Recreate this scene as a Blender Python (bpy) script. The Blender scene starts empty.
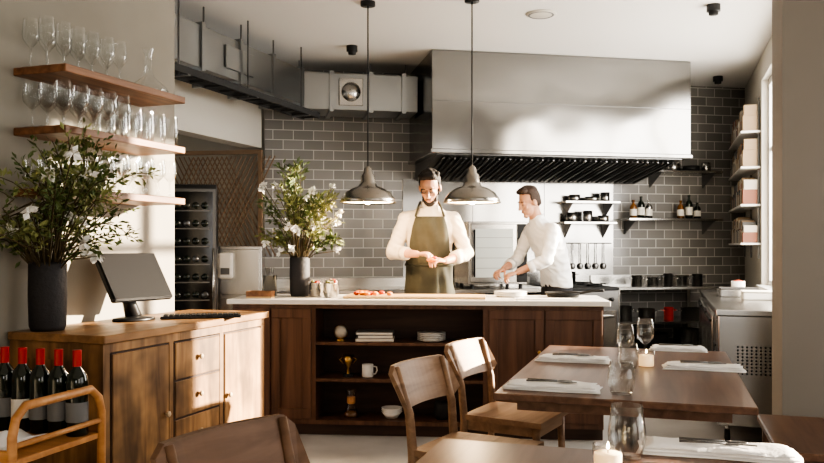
import bpy, bmesh, math, random
from mathutils import Vector, Matrix, Euler, noise
random.seed(7)
R=math.radians
scene=bpy.context.scene
COL=scene.collection

# ------------------------------------------------------------ materials
def _new(name):
    m=bpy.data.materials.new(name); m.use_nodes=True
    return m,m.node_tree,m.node_tree.nodes['Principled BSDF']
def mat(name,col,rough=.5,metal=0,var=0.0,vscale=8,bump=0,spec=None,emit=None,es=0,coat=0,sheen=0,sss=0):
    m,t,p=_new(name)
    p.inputs['Base Color'].default_value=(*col,1); p.inputs['Roughness'].default_value=rough
    p.inputs['Metallic'].default_value=metal
    if spec is not None: p.inputs['Specular IOR Level'].default_value=spec
    if coat: p.inputs['Coat Weight'].default_value=coat
    if sheen: p.inputs['Sheen Weight'].default_value=sheen
    if sss:
        p.inputs['Subsurface Weight'].default_value=sss; p.inputs['Subsurface Scale'].default_value=.01
        p.inputs['Subsurface Radius'].default_value=(1,.4,.2)
    if emit: p.inputs['Emission Color'].default_value=(*emit,1); p.inputs['Emission Strength'].default_value=es
    if var or bump:
        tc=t.nodes.new('ShaderNodeTexCoord'); n=t.nodes.new('ShaderNodeTexNoise')
        n.inputs['Scale'].default_value=vscale; n.inputs['Detail'].default_value=5
        t.links.new(tc.outputs['Object'],n.inputs['Vector'])
        if var:
            r=t.nodes.new('ShaderNodeValToRGB')
            r.color_ramp.elements[0].position=.3; r.color_ramp.elements[1].position=.7
            r.color_ramp.elements[0].color=(*[c*(1-var) for c in col],1)
            r.color_ramp.elements[1].color=(*[min(1,c*(1+var)) for c in col],1)
            t.links.new(n.outputs['Fac'],r.inputs['Fac']); t.links.new(r.outputs['Color'],p.inputs['Base Color'])
        if bump:
            b=t.nodes.new('ShaderNodeBump'); b.inputs['Strength'].default_value=bump; b.inputs['Distance'].default_value=.01
            t.links.new(n.outputs['Fac'],b.inputs['Height']); t.links.new(b.outputs['Normal'],p.inputs['Normal'])
    return m
def wood(name,c1,c2,axis=1,rough=.45,scale=5,stretch=.08,knots=0):
    m,t,p=_new(name); p.inputs['Roughness'].default_value=rough
    tc=t.nodes.new('ShaderNodeTexCoord'); mp=t.nodes.new('ShaderNodeMapping')
    s=[1.0,1.0,1.0]; s[axis]=stretch; mp.inputs['Scale'].default_value=s
    n=t.nodes.new('ShaderNodeTexNoise'); n.inputs['Scale'].default_value=scale*4; n.inputs['Detail'].default_value=7
    n.inputs['Distortion'].default_value=.6
    r=t.nodes.new('ShaderNodeValToRGB'); e=r.color_ramp.elements
    e[0].position=.32; e[0].color=(*c1,1); e[1].position=.68; e[1].color=(*c2,1)
    t.links.new(tc.outputs['Object'],mp.inputs['Vector']); t.links.new(mp.outputs['Vector'],n.inputs['Vector'])
    t.links.new(n.outputs['Fac'],r.inputs['Fac'])
    out=r.outputs['Color']
    if knots:
        n2=t.nodes.new('ShaderNodeTexNoise'); n2.inputs['Scale'].default_value=3.5; n2.inputs['Detail'].default_value=3
        t.links.new(tc.outputs['Object'],n2.inputs['Vector'])
        r2=t.nodes.new('ShaderNodeValToRGB'); r2.color_ramp.elements[0].position=.35; r2.color_ramp.elements[1].position=.6
        r2.color_ramp.elements[0].color=(1-knots,1-knots,1-knots,1); r2.color_ramp.elements[1].color=(1,1,1,1)
        mx=t.nodes.new('ShaderNodeMix'); mx.data_type='RGBA'; mx.blend_type='MULTIPLY'; mx.inputs['Factor'].default_value=1
        t.links.new(n2.outputs['Fac'],r2.inputs['Fac'])
        t.links.new(out,mx.inputs[6]); t.links.new(r2.outputs['Color'],mx.inputs[7]); out=mx.outputs[2]
    t.links.new(out,p.inputs['Base Color'])
    b=t.nodes.new('ShaderNodeBump'); b.inputs['Strength'].default_value=.15; b.inputs['Distance'].default_value=.004
    t.links.new(n.outputs['Fac'],b.inputs['Height']); t.links.new(b.outputs['Normal'],p.inputs['Normal'])
    return m
def steel(name,col=(.50,.49,.47),rough=.24,axis=0,streak=.02,aniso=0,wave=.5):
    m,t,p=_new(name); p.inputs['Metallic'].default_value=1; p.inputs['Base Color'].default_value=(*col,1)
    tc=t.nodes.new('ShaderNodeTexCoord'); mp=t.nodes.new('ShaderNodeMapping')
    s=[25.0,25.0,25.0]; s[axis]=.5; mp.inputs['Scale'].default_value=s
    n=t.nodes.new('ShaderNodeTexNoise'); n.inputs['Scale'].default_value=1.5; n.inputs['Detail'].default_value=3
    r=t.nodes.new('ShaderNodeMapRange'); r.inputs['To Min'].default_value=rough-streak; r.inputs['To Max'].default_value=rough+streak
    t.links.new(tc.outputs['Object'],mp.inputs['Vector']); t.links.new(mp.outputs['Vector'],n.inputs['Vector'])
    t.links.new(n.outputs['Fac'],r.inputs['Value']); t.links.new(r.outputs['Result'],p.inputs['Roughness'])
    n3=t.nodes.new('ShaderNodeTexNoise'); n3.inputs['Scale'].default_value=1.3; n3.inputs['Detail'].default_value=1
    t.links.new(tc.outputs['Object'],n3.inputs['Vector'])
    b=t.nodes.new('ShaderNodeBump'); b.inputs['Strength'].default_value=wave; b.inputs['Distance'].default_value=.05
    t.links.new(n3.outputs['Fac'],b.inputs['Height']); t.links.new(b.outputs['Normal'],p.inputs['Normal'])
    return m
def glassm(name,base=.03,edge=.6,dark=.45):
    m=bpy.data.materials.new(name); m.use_nodes=True; t=m.node_tree; t.nodes.clear()
    o=t.nodes.new('ShaderNodeOutputMaterial'); mx=t.nodes.new('ShaderNodeMixShader')
    tr=t.nodes.new('ShaderNodeBsdfTransparent')
    g=t.nodes.new('ShaderNodeBsdfGlossy'); g.inputs['Roughness'].default_value=.03; g.inputs['Color'].default_value=(.95,.95,.95,1)
    lw=t.nodes.new('ShaderNodeLayerWeight'); lw.inputs['Blend'].default_value=.22
    mr=t.nodes.new('ShaderNodeMapRange'); mr.inputs['To Min'].default_value=base; mr.inputs['To Max'].default_value=edge
    cr=t.nodes.new('ShaderNodeValToRGB'); cr.color_ramp.elements[0].position=.3; cr.color_ramp.elements[0].color=(.97,.98,.98,1); cr.color_ramp.elements[1].color=(dark,dark,dark,1)
    t.links.new(lw.outputs['Facing'],cr.inputs['Fac']); t.links.new(cr.outputs['Color'],tr.inputs['Color'])
    t.links.new(lw.outputs['Facing'],mr.inputs['Value']); t.links.new(mr.outputs['Result'],mx.inputs[0])
    t.links.new(tr.outputs[0],mx.inputs[1]); t.links.new(g.outputs[0],mx.inputs[2]); t.links.new(mx.outputs[0],o.inputs[0])
    return m
def tilem():
    m,t,p=_new('metro_tile')
    tc=t.nodes.new('ShaderNodeTexCoord'); sp=t.nodes.new('ShaderNodeSeparateXYZ'); cb=t.nodes.new('ShaderNodeCombineXYZ')
    br=t.nodes.new('ShaderNodeTexBrick')
    br.inputs['Scale'].default_value=1; br.inputs['Brick Width'].default_value=.205; br.inputs['Row Height'].default_value=.1
    br.inputs['Mortar Size'].default_value=.005; br.inputs['Mortar Smooth'].default_value=.2
    br.inputs['Color1'].default_value=(.205,.20,.192,1); br.inputs['Color2'].default_value=(.27,.263,.253,1); br.inputs['Mortar'].default_value=(.55,.54,.51,1)
    t.links.new(tc.outputs['Object'],sp.inputs[0]); t.links.new(sp.outputs['X'],cb.inputs['X']); t.links.new(sp.outputs['Z'],cb.inputs['Y'])
    t.links.new(cb.outputs[0],br.inputs['Vector']); t.links.new(br.outputs['Color'],p.inputs['Base Color'])
    p.inputs['Roughness'].default_value=.18
    b=t.nodes.new('ShaderNodeBump'); b.invert=True; b.inputs['Strength'].default_value=.6; b.inputs['Distance'].default_value=.006
    t.links.new(br.outputs['Fac'],b.inputs['Height']); t.links.new(b.outputs['Normal'],p.inputs['Normal'])
    return m

M={}
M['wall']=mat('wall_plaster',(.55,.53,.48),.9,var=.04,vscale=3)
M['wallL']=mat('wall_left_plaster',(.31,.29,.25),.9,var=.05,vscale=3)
M['soffit']=mat('soffit_paint',(.60,.58,.53),.9)
M['pier']=mat('pier_paint',(.27,.25,.23),.85,var=.03,vscale=2)
M['ceil']=mat('ceiling_paint',(.72,.71,.69),.9)
M['floor']=mat('floor_concrete',(.45,.44,.425),.5,var=.15,vscale=2.5,bump=.1)
M['tile']=tilem()
M['steel']=steel('brushed_steel')
M['hood']=steel('hood_steel',(.31,.305,.295),.20,wave=1.0)
M['steelv']=steel('brushed_steel_vertical',axis=2)
M['galv']=steel('galvanised_duct',(.36,.37,.37),.30,axis=1,wave=.9)
M['steeld']=steel('dark_steel',(.2,.2,.2),.35)
M['black']=mat('black_plastic',(.012,.012,.013),.35)
M['blackm']=mat('black_matte',(.02,.02,.02),.7)
M['screen']=mat('screen_glass',(.006,.007,.009),.12)
M['walnut']=wood('walnut_shelf',(.13,.056,.026),(.30,.145,.068),axis=1)
M['table']=wood('table_wood',(.105,.052,.032),(.20,.108,.068),axis=1,rough=.3)
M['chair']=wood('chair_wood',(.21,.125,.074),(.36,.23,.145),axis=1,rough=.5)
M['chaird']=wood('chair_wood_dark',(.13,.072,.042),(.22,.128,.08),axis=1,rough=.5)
M['side']=wood('sideboard_wood',(.18,.09,.038),(.52,.295,.13),axis=2,rough=.5,scale=4,stretch=.12,knots=.65)
M['sidetop']=wood('sideboard_top_wood',(.24,.125,.052),(.52,.29,.13),axis=1,rough=.4,scale=4,knots=.45)
M['counter']=wood('counter_wood',(.080,.037,.022),(.16,.08,.047),axis=2,rough=.45)
M['counterd']=wood('counter_inside',(.04,.022,.015),(.07,.038,.026),axis=0,rough=.6)
M['stone']=mat('white_stone',(.84,.82,.78),.25,var=.04,vscale=5)
M['cart']=wood('cart_wood',(.42,.19,.07),(.60,.31,.13),axis=0,rough=.4)
M['glass']=glassm('clear_glass')
M['bottle']=mat('bottle_glass',(.008,.014,.008),.08,coat=.5)
M['foil']=mat('red_foil',(.42,.02,.02),.35)
M['label']=mat('paper_label',(.75,.72,.65),.8)
M['linen']=mat('white_linen',(.88,.87,.86),.9,bump=.3,vscale=60)
M['candle']=mat('candle_wax',(.9,.78,.6),.6,emit=(1,.6,.25),es=.7)
M['vase']=mat('dark_ceramic',(.035,.033,.035),.65,bump=.4,vscale=40)
M['leaf']=mat('leaf_green',(.095,.135,.04),.6,var=.5,vscale=9)
M['leaf2']=mat('leaf_olive',(.24,.26,.10),.6,var=.4,vscale=9)
M['stem']=mat('stem_brown',(.10,.075,.035),.8)
M['petal']=mat('white_petal',(.85,.84,.80),.7)
M['white']=mat('white_ceramic',(.8,.79,.76),.3)
M['frame']=mat('window_frame_paint',(.75,.74,.71),.5)
M['brass']=mat('brass',(.55,.36,.14),.3,1)
M['knob']=mat('wood_knob',(.55,.42,.28),.4)
M['food']=mat('orange_food',(.75,.25,.05),.5,var=.3,vscale=30)
M['food2']=mat('red_food',(.5,.07,.03),.5)
M['board']=wood('cutting_board_wood',(.5,.34,.18),(.66,.48,.28),axis=0)
M['lampm']=mat('lamp_metal',(.36,.34,.31),.22,1)
M['lampin']=mat('lamp_inner',(.85,.78,.66),.5)
M['bulb']=mat('warm_bulb',(1,.85,.6),.5,emit=(1,.70,.38),es=40)
M['skin']=mat('skin',(.55,.31,.21),.5,var=.12,vscale=20,sss=.15)
M['hair']=mat('hair_dark',(.022,.015,.012),.7,bump=.8,vscale=90)
M['hair2']=mat('hair_brown',(.06,.038,.028),.7,bump=.8,vscale=90)
M['lip']=mat('lips',(.4,.17,.13),.5)
M['eye']=mat('eye_white',(.6,.58,.55),.3)
M['shirt']=mat('beige_shirt',(.66,.59,.50),.9,bump=.35,vscale=14)
M['jacket']=mat('white_jacket',(.84,.84,.84),.9,bump=.35,vscale=12)
M['apron']=mat('olive_apron',(.055,.053,.037),.9,var=.15,bump=.4,vscale=12)
M['trouser']=mat('dark_trousers',(.03,.03,.035),.9)
M['shoe']=mat('black_shoe',(.015,.015,.015),.5)
M['book1']=mat('book_cloth_blue',(.10,.11,.12),.8); M['book2']=mat('book_cloth_cream',(.5,.46,.39),.8); M['book3']=mat('book_cloth_grey',(.2,.2,.2),.8)
M['rust']=mat('book_cloth_rust',(.25,.12,.085),.8); M['kraft']=mat('kraft_box',(.34,.26,.18),.9)
M['lattice']=mat('lattice_wood',(.24,.165,.11),.8)
M['red']=mat('red_enamel',(.45,.04,.03),.35)
M['oven']=mat('oven_glass',(.55,.58,.56),.12)
M['amber']=mat('amber_glass',(.16,.07,.02),.1)

# ------------------------------------------------------------ builder
class B:
    def __init__(s): s.bm=bmesh.new(); s.mats=[]
    def mi(s,m):
        if isinstance(m,str): m=M[m]
        if m not in s.mats: s.mats.append(m)
        return s.mats.index(m)
    def add(s,bm,m,smooth,mtx=None):
        if mtx is not None: bmesh.ops.transform(bm,matrix=mtx,verts=bm.verts)
        i=s.mi(m)
        for f in bm.faces: f.material_index=i; f.smooth=smooth
        me=bpy.data.meshes.new('t'); bm.to_mesh(me); bm.free(); s.bm.from_mesh(me); bpy.data.meshes.remove(me)
    def box(s,c,d,m,bev=0,rot=None,seg=1):
        bm=bmesh.new(); bmesh.ops.create_cube(bm,size=1)
        bmesh.ops.scale(bm,vec=d,verts=bm.verts)
        if bev: bmesh.ops.bevel(bm,geom=bm.edges[:],offset=bev,segments=seg,affect='EDGES',profile=.5)
        mt=Matrix.Translation(c)
        if rot: mt=mt@Euler(rot).to_matrix().to_4x4()
        s.add(bm,m,False,mt)
    def bx(s,x0,x1,y0,y1,z0,z1,m,bev=0):
        s.box(((x0+x1)/2,(y0+y1)/2,(z0+z1)/2),(abs(x1-x0),abs(y1-y0),abs(z1-z0)),m,bev)
    def lathe(s,prof,m,c=(0,0,0),seg=20,rot=None,smooth=True,scale=(1,1,1)):
        bm=bmesh.new(); rings=[]
        for r,z in prof:
            if r<1e-5: rings.append([bm.verts.new((0,0,z))])
            else: rings.append([bm.verts.new((r*math.cos(2*math.pi*k/seg),r*math.sin(2*math.pi*k/seg),z)) for k in range(seg)])
        for a,b in zip(rings,rings[1:]):
            for k in range(seg):
                k2=(k+1)%seg
                if len(a)==1 and len(b)==1: continue
                if len(a)==1: bm.faces.new((a[0],b[k2],b[k]))
                elif len(b)==1: bm.faces.new((a[k],a[k2],b[0]))
                else: bm.faces.new((a[k],a[k2],b[k2],b[k]))
        mt=Matrix.Translation(c)
        if rot: mt=mt@Euler(rot).to_matrix().to_4x4()
        mt=mt@Matrix.Diagonal((*scale,1))
        s.add(bm,m,smooth,mt)
    def cyl(s,c,r,h,m,seg=20,rot=None,r2=None,smooth=True):
        r2=r if r2 is None else r2
        s.lathe([(0,0),(r,0),(r,0.0001),(r2,h-.0001),(r2,h),(0,h)],m,c,seg,rot,smooth)
    def sph(s,c,rad,m,rot=None,seg=14):
        bm=bmesh.new(); bmesh.ops.create_uvsphere(bm,u_segments=seg,v_segments=max(6,seg*2//3),radius=1)
        if not hasattr(rad,'__len__'): rad=(rad,)*3
        mt=Matrix.Translation(c)
        if rot is not None: mt=mt@(rot if isinstance(rot,Matrix) else Euler(rot).to_matrix()).to_4x4()
        s.add(bm,m,True,mt@Matrix.Diagonal((*rad,1)))
    def tube(s,pts,rad,m,seg=8,flat=1.0,smooth=True):
        pts=[Vector(p) for p in pts]
        if not hasattr(rad,'__len__'): rad=[rad]*len(pts)
        bm=bmesh.new(); rings=[]; up=None
        for i,p in enumerate(pts):
            d=(pts[min(i+1,len(pts)-1)]-pts[max(i-1,0)]).normalized()
            if up is None:
                up=Vector((0,0,1)) if abs(d.z)<.9 else Vector((0,1,0))
            a=d.cross(up).normalized(); up=a.cross(d).normalized()
            rings.append([bm.verts.new(p+(a*math.cos(2*math.pi*k/seg)*flat+up*math.sin(2*math.pi*k/seg))*rad[i]) for k in range(seg)])
        for a,b in zip(rings,rings[1:]):
            for k in range(seg): bm.faces.new((a[k],a[(k+1)%seg],b[(k+1)%seg],b[k]))
        bm.faces.new(rings[0][::-1]); bm.faces.new(rings[-1])
        s.add(bm,m,smooth)
    def loft(s,rings,m,seg=24,pw=1.0):
        bm=bmesh.new(); rr=[]
        for x,y,z,rx,ry in rings:
            rr.append([bm.verts.new((x+rx*math.cos(2*math.pi*k/seg),y+ry*math.sin(2*math.pi*k/seg),z)) for k in range(seg)])
        for a,b in zip(rr,rr[1:]):
            for k in range(seg): bm.faces.new((a[k],a[(k+1)%seg],b[(k+1)%seg],b[k]))
        bm.faces.new(rr[0][::-1]); bm.faces.new(rr[-1]); s.add(bm,m,True)
    def cap(s,p,q,r1,r2,m,seg=12):
        s.tube([p,q],[r1,r2],m,seg); s.sph(p,r1,m,seg=seg); s.sph(q,r2,m,seg=seg)
    def poly(s,vs,faces,m,smooth=False):
        bm=bmesh.new(); v=[bm.verts.new(p) for p in vs]
        for f in faces: bm.faces.new([v[i] for i in f])
        s.add(bm,m,smooth)
    def quadleaf(s,p,d,n,l,w,mi):
        d=d.normalized(); a=d.cross(n)
        if a.length<1e-3: a=Vector((1,0,0))
        a.normalize(); nn=a.cross(d)
        v=[s.bm.verts.new(q) for q in (p,p+d*l*.5+a*w*.5+nn*w*.15,p+d*l,p+d*l*.5-a*w*.5+nn*w*.15)]
        f1=s.bm.faces.new((v[0],v[1],v[2])); f2=s.bm.faces.new((v[0],v[2],v[3]))
        f1.material_index=mi; f2.material_index=mi
    def fin(s,name,loc=(0,0,0),rz=0,parent=None,bevel=0):
        me=bpy.data.meshes.new(name); s.bm.to_mesh(me); s.bm.free()
        for m in s.mats: me.materials.append(m)
        o=bpy.data.objects.new(name,me); COL.objects.link(o)
        o.location=loc; o.rotation_euler=(0,0,R(rz))
        if parent: o.parent=parent
        return o
def frame(ox,oy,deg):
    a=R(deg)
    def f(x,y,z=0): return (ox+x*math.cos(a)-y*math.sin(a),oy+x*math.sin(a)+y*math.cos(a),z)
    return f
def remesh(b,name,mt,voxel,it=3,parent=None,fac=.5,wrinkle=0):
    me=bpy.data.meshes.new('tmp'); b.bm.to_mesh(me); b.bm.free()
    o=bpy.data.objects.new('tmp',me); COL.objects.link(o)
    r=o.modifiers.new('r','REMESH'); r.mode='VOXEL'; r.voxel_size=voxel; r.use_smooth_shade=True
    s=o.modifiers.new('s','SMOOTH'); s.iterations=it; s.factor=fac
    dg=bpy.context.evaluated_depsgraph_get(); dg.update()
    m2=bpy.data.meshes.new_from_object(o.evaluated_get(dg)); m2.name=name
    if wrinkle:
        nn=[v.normal.copy() for v in m2.vertices]
        for v,n_ in zip(m2.vertices,nn):
            q=Vector((v.co.x*9,v.co.y*9,v.co.z*20+v.co.x*14))
            w=1-abs(noise.noise(q))*2.2; q2=Vector((v.co.x*22,v.co.y*22,v.co.z*9)); 
            v.co+=n_*wrinkle*(w*.8+noise.noise(q2)*.5)
    m2.materials.clear(); m2.materials.append(M[mt])
    for p in m2.polygons: p.use_smooth=True; p.material_index=0
    bpy.data.objects.remove(o)
    n=bpy.data.objects.new(name,m2); COL.objects.link(n)
    if parent: n.parent=parent
    return n

CEIL=3.12
LA=-20.0; UA=-17.5; KA=11.0
LF=frame(-1.27,3.3,LA); KF=frame(.1,8.4,KA); FF=frame(2.03,5.3,UA)
PF=frame(1.99,4.3,UA)

# ------------------------------------------------------------ room shell
DWX=1.6
b=B(); b.bx(-7,6,-4,12,-.1,0,'floor'); b.fin('floor')
pa=PF(DWX+.2,-8.2); pb=PF(DWX+.2,.5); 
out=[(-7,-4),(pa[0],-4),(pb[0],pb[1]),(3.1,5.2),(4.15,9.2),(4.15,12),(-7,12)]
b=B(); n=len(out)
b.poly([(x,y,CEIL) for x,y in out]+[(x,y,CEIL+.15) for x,y in out],[tuple(range(n))[::-1],tuple(range(n,2*n))]+[(i,(i+1)%n,n+(i+1)%n,n+i) for i in range(n)],'ceil'); b.fin('ceiling')
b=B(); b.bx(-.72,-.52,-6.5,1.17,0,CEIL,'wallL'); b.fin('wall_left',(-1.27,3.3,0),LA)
b=B(); b.bx(-1.62,3.9,0,.2,0,CEIL,'tile'); b.fin('wall_back',(.1,8.4,0),KA)
b=B(); b.bx(-.18,0,-3.2,0,2.31,CEIL,'soffit'); b.fin('wall_soffit',(-1.52,8.08,0),-20)
b=B(); b.bx(-2.4,.0,.25,.4,0,CEIL,'wall'); b.fin('wall_recess_back',(-1.52,8.08,0),-8)
b=B(); b.bx(-1.5,-1.35,-4.2,.5,0,CEIL,'wall'); b.fin('wall_recess_left',(-1.52,8.08,0),-20)
RW=(3.79,9.11,0)
W0,W1=-4.5,-1.65
b=B()
b.bx(0,.22,-4.7,0.1,0,.95,'wall'); b.bx(0,.22,-4.7,0.1,2.88,CEIL,'wall')
for y0,y1 in((W1,.1),(-4.7,W0)): b.bx(0,.22,y0,y1,.95,2.88,'wall')
b.fin('wall_right',RW,UA)
b=B(); y0,y1=W0,W1
b.bx(.06,.14,y0,y1,.95,1.0,'frame'); b.bx(.06,.14,y0,y1,2.82,2.88,'frame')
for i in range(5):
    y=y0+.03+(y1-y0-.06)*i/4; b.bx(.06,.14,y-.025,y+.025,1.0,2.82,'frame')
b.bx(.07,.13,y0,y1,2.2,2.24,'frame'); b.bx(-.05,.06,y0,y1,.93,.955,'frame')
b.fin('window_1',RW,UA)
RF=frame(RW[0],RW[1],UA)
b=B()
ms=['rust','book2','kraft','book3','label','book1','kraft','book2']
for z in(1.35,1.72,2.08,2.42):
    b.bx(-.18,-.002,-1.6,-.06,z-.02,z,'frame',.003)
    y=-1.58
    while y<-.14:
        t=random.uniform(.03,.08); h=random.uniform(.15,.27)
        b.bx(-.16,-.03,y,y+t-.004,z,z+h*.6,random.choice(ms),.003)
        b.bx(-.15,-.03,y,y+t-.006,z+h*.6,z+h,random.choice(ms),.003); y+=t
for y in(-1.5,-.8,-.1): b.bx(-.02,-.003,y-.01,y+.01,1.2,2.75,'steeld')
b.fin('cookbook_shelf',RW,UA)
b=B(); b.bx(0,DWX,0,.43,0,CEIL,'pier'); b.fin('wall_pier',(1.99,4.3,0),UA)
b=B(); b.bx(-.012,DWX,-.014,.0,0,.12,'pier'); b.fin('baseboard_pier',(1.99,4.3,0),UA)
b=B(); b.bx(-.52,-.505,-6.4,1.17,0,.12,'pier'); b.fin('baseboard_left',(-1.27,3.3,0),LA)
# unseen glazed dining wall and street front, added for side light and darker reflections
b=B()
b.bx(DWX,DWX+.2,-7,.2,0,.7,'wall'); b.bx(DWX,DWX+.2,-7,.2,2.75,CEIL,'wall')
for y0,y1 in((-.9,.2),(-3.6,-3.2),(-7,-5.8)): b.bx(DWX,DWX+.2,y0,y1,.7,2.75,'wall')
b.fin('wall_dining_added',(1.99,4.3,0),UA)
for n,(y0,y1) in((2,(-3.2,-.9)),(3,(-5.8,-3.6))):  # unseen windows, added to let in light from the right
    b=B(); b.bx(DWX+.05,DWX+.12,y0,y1,.7,.76,'frame'); b.bx(DWX+.05,DWX+.12,y0,y1,2.69,2.75,'frame')
    for i in range(4):
        y=y0+.03+(y1-y0-.06)*i/3; b.bx(DWX+.05,DWX+.12,y-.025,y+.025,.76,2.69,'frame')
    b.fin('window_%d'%n,(1.99,4.3,0),UA)
b=B()  # unseen rear wall and window, added to give the steel contrast in reflections
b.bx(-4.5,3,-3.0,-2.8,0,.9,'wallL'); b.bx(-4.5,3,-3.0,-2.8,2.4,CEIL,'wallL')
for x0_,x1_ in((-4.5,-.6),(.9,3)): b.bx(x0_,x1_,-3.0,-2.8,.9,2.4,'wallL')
b.fin('wall_rear_added')
b=B(); x0_,x1_=-.6,.9
b.bx(x0_,x1_,-2.94,-2.87,.9,.96,'frame'); b.bx(x0_,x1_,-2.94,-2.87,2.34,2.4,'frame')
for i in range(3):
    x=x0_+.03+(x1_-x0_-.06)*i/2; b.bx(x-.025,x+.025,-2.94,-2.87,.96,2.34,'frame')
b.fin('window_4')

# ------------------------------------------------------------ ceiling things
for x,y in((-.54,7.2),(2.25,5.97),(3.25,8.5)):
    b=B(); b.cyl((0,0,-.05),.05,.05,'black'); b.cyl((0,0,-.075),.034,.03,'blackm'); b.fin('ceiling_spotlight',(x,y,CEIL))
b=B(); b.lathe([(0,-.012),(.10,-.012),(.115,-.006),(.12,0),(0,0)],'wall',seg=32)
b.lathe([(.085,-.0125),(.095,-.016),(.1,-.0125)],'book3',seg=32); b.fin('ceiling_speaker',(1.0,6.2,CEIL))

# ducts
b=B(); L=3.2
b.bx(0,.42,-L,0,2.63,2.95,'galv',.004)
for i in range(7):
    y=-L+.04+i*.52; b.bx(-.02,.44,y-.02,y+.02,2.61,2.97,'galv')
    b.bx(.05,.06,y+.1,y+.11,2.95,CEIL,'steeld'); b.bx(.36,.37,y+.1,y+.11,2.95,CEIL,'steeld')
b.bx(.42,.44,-1.3,-.9,2.70,2.88,'galv',.003)
b.fin('ventilation_duct',(-1.40,7.55,0),LA)
b=B()
b.bx(-1.35,-.16,-.6,-.18,2.62,2.97,'galv',.004)
for x in(-1.33,-1.0,-.62,-.3): b.bx(x-.02,x+.02,-.62,-.16,2.60,2.99,'galv')
b.bx(-.93,-.70,-.625,-.6,2.66,2.92,'steel',.004)
b.lathe([(0,0),(.085,0),(.09,.006),(.09,.012),(0,.016)],'steel',c=(-.815,-.625,2.79),rot=(R(90),0,0),seg=28)
for x in(-.25,-.6): b.bx(x,x+.01,-.4,-.39,2.97,CEIL,'steeld')
b.bx(-1.3,-1.29,-.4,-.39,2.97,CEIL,'steeld')
b.fin('ventilation_duct',(.1,8.4,0),KA)
b=B()
b.bx(.0,.02,-2.2,0,2.50,2.55,'blackm'); b.bx(.16,.18,-2.2,0,2.50,2.55,'blackm')
for i in range(12): b.bx(.02,.16,-2.15+i*.19,-2.13+i*.19,2.50,2.515,'blackm')
for y in(-2.0,-1.1,-.2): b.bx(.085,.095,y,y+.01,2.51,CEIL,'steeld'); b.bx(0,.18,y-.01,y+.02,2.495,2.505,'steeld')
b.fin('cable_tray',(-1.02,7.45,0),LA)

# hood
b=B()
A0,A1,D=-.13,2.45,1.1
b.bx(A0,A1,-D,-.004,2.2,3.115,'hood',.004)
b.bx(A0-.015,A1+.015,-D-.015,-.004,2.17,2.21,'hood',.006)
b.bx(A0,A1,-D-.002,-D,2.648,2.652,'steeld')
b.poly([(A0+.06,-D+.06,2.165),(A1-.06,-D+.06,2.165),(A1-.06,-.02,2.0),(A0+.06,-.02,2.0),
        (A0+.06,-D+.06,2.20),(A1-.06,-D+.06,2.20),(A1-.06,-.02,2.2),(A0+.06,-.02,2.2)],
       [(0,3,2,1),(0,1,5,4),(1,2,6,5),(2,3,7,6),(3,0,4,7)],'steeld')
for i in range(44):
    x=A0+.14+i*.054
    b.box((x,-.55,2.073),(.018,.86,.014),'blackm' if i%2 else 'steeld',rot=(R(-8.8),0,0))
b.fin('extractor_hood',(.1,8.4,0),KA)

# pendant lamps
def pendant(x,y):
    zb=1.33+42*y/800
    b=B(); h=CEIL-zb
    b.lathe([(.20,0),(.205,.004),(.198,.03),(.165,.075),(.115,.105),(.07,.12),(.055,.15),(.05,.20),(.035,.215),(.03,.25),(.012,.27),(0,.27)],'lampm',seg=36)
    b.lathe([(.196,.004),(.19,.03),(.16,.07),(.11,.098),(.05,.11),(0,.11)],'lampin',seg=36)
    b.lathe([(.2,0),(.209,-.004),(.21,.006),(.2,.01)],'lampm',seg=36)
    b.tube([(0,0,.27),(0,0,h-.02)],.005,'blackm',6)
    b.cyl((0,0,h-.03),.055,.03,'black')
    b.sph((0,0,.026),.038,'bulb')
    b.cyl((0,0,.062),.02,.048,'black')
    b.fin('pendant_lamp',(x,y,zb))
    l=bpy.data.lights.new('pendant_light','POINT'); l.energy=24; l.color=(1,.72,.45); l.shadow_soft_size=.04
    o=bpy.data.objects.new('pendant_light',l); o.location=(x,y,zb-.03); COL.objects.link(o)
pendant(-.325,5.9); pendant(.435,5.8)

# ------------------------------------------------------------ pass counter
CA=-5.0; CW=2.63
CF=frame(-1.29,5.60,CA)
b=B()
b.bx(0,CW,-.03,.62,.915,.95,'stone',.004)
x0=.03; x1=CW-.04
b.bx(x0,x1,.3,.58,.0,.915,'counterd')
b.bx(x0,.60,.02,.3,.08,.915,'counter')
b.bx(1.80,x1,.02,.3,.08,.915,'counter')
b.bx(x0,x1,.06,.3,0,.08,'counterd')
b.bx(.60,1.80,.02,.3,.08,.11,'counter'); b.bx(.60,1.80,.02,.3,.885,.915,'counter')
for z in(.375,.63): b.bx(.62,1.78,.03,.3,z,z+.022,'counter')
for x in(.60,1.78): b.bx(x,x+.02,.02,.3,.11,.885,'counter')
def shaker(xa,xb):
    b.bx(xa,xb,.004,.02,.12,.19,'counter',.002); b.bx(xa,xb,.004,.02,.82,.885,'counter',.002)
    b.bx(xa,xa+.06,.004,.02,.19,.82,'counter',.002); b.bx(xb-.06,xb,.004,.02,.19,.82,'counter',.002)
shaker(.04,.30); shaker(.31,.59); shaker(1.82,2.19); shaker(2.20,x1-.01)
b.cyl((2.16,.004,.6),.012,.02,'brass',rot=(R(90),0,0)); b.cyl((2.23,.004,.6),.012,.02,'brass',rot=(R(90),0,0))
b.fin('serving_counter',(-1.29,5.60,0),CA)
def onC(x,y,z=.95): return CF(x,y,z)
z1,z2,z3=.652,.397,.11
b=B(); b.cyl((0,0,0),.04,.012,'brass'); b.sph((0,0,.062),.045,'book2'); b.lathe([(.047,-.004),(.052,0),(.047,.004)],'brass',c=(0,0,.062),rot=(R(65),0,0)); b.fin('desk_globe',onC(.78,.12,z1))
b=B(); z=0
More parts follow.
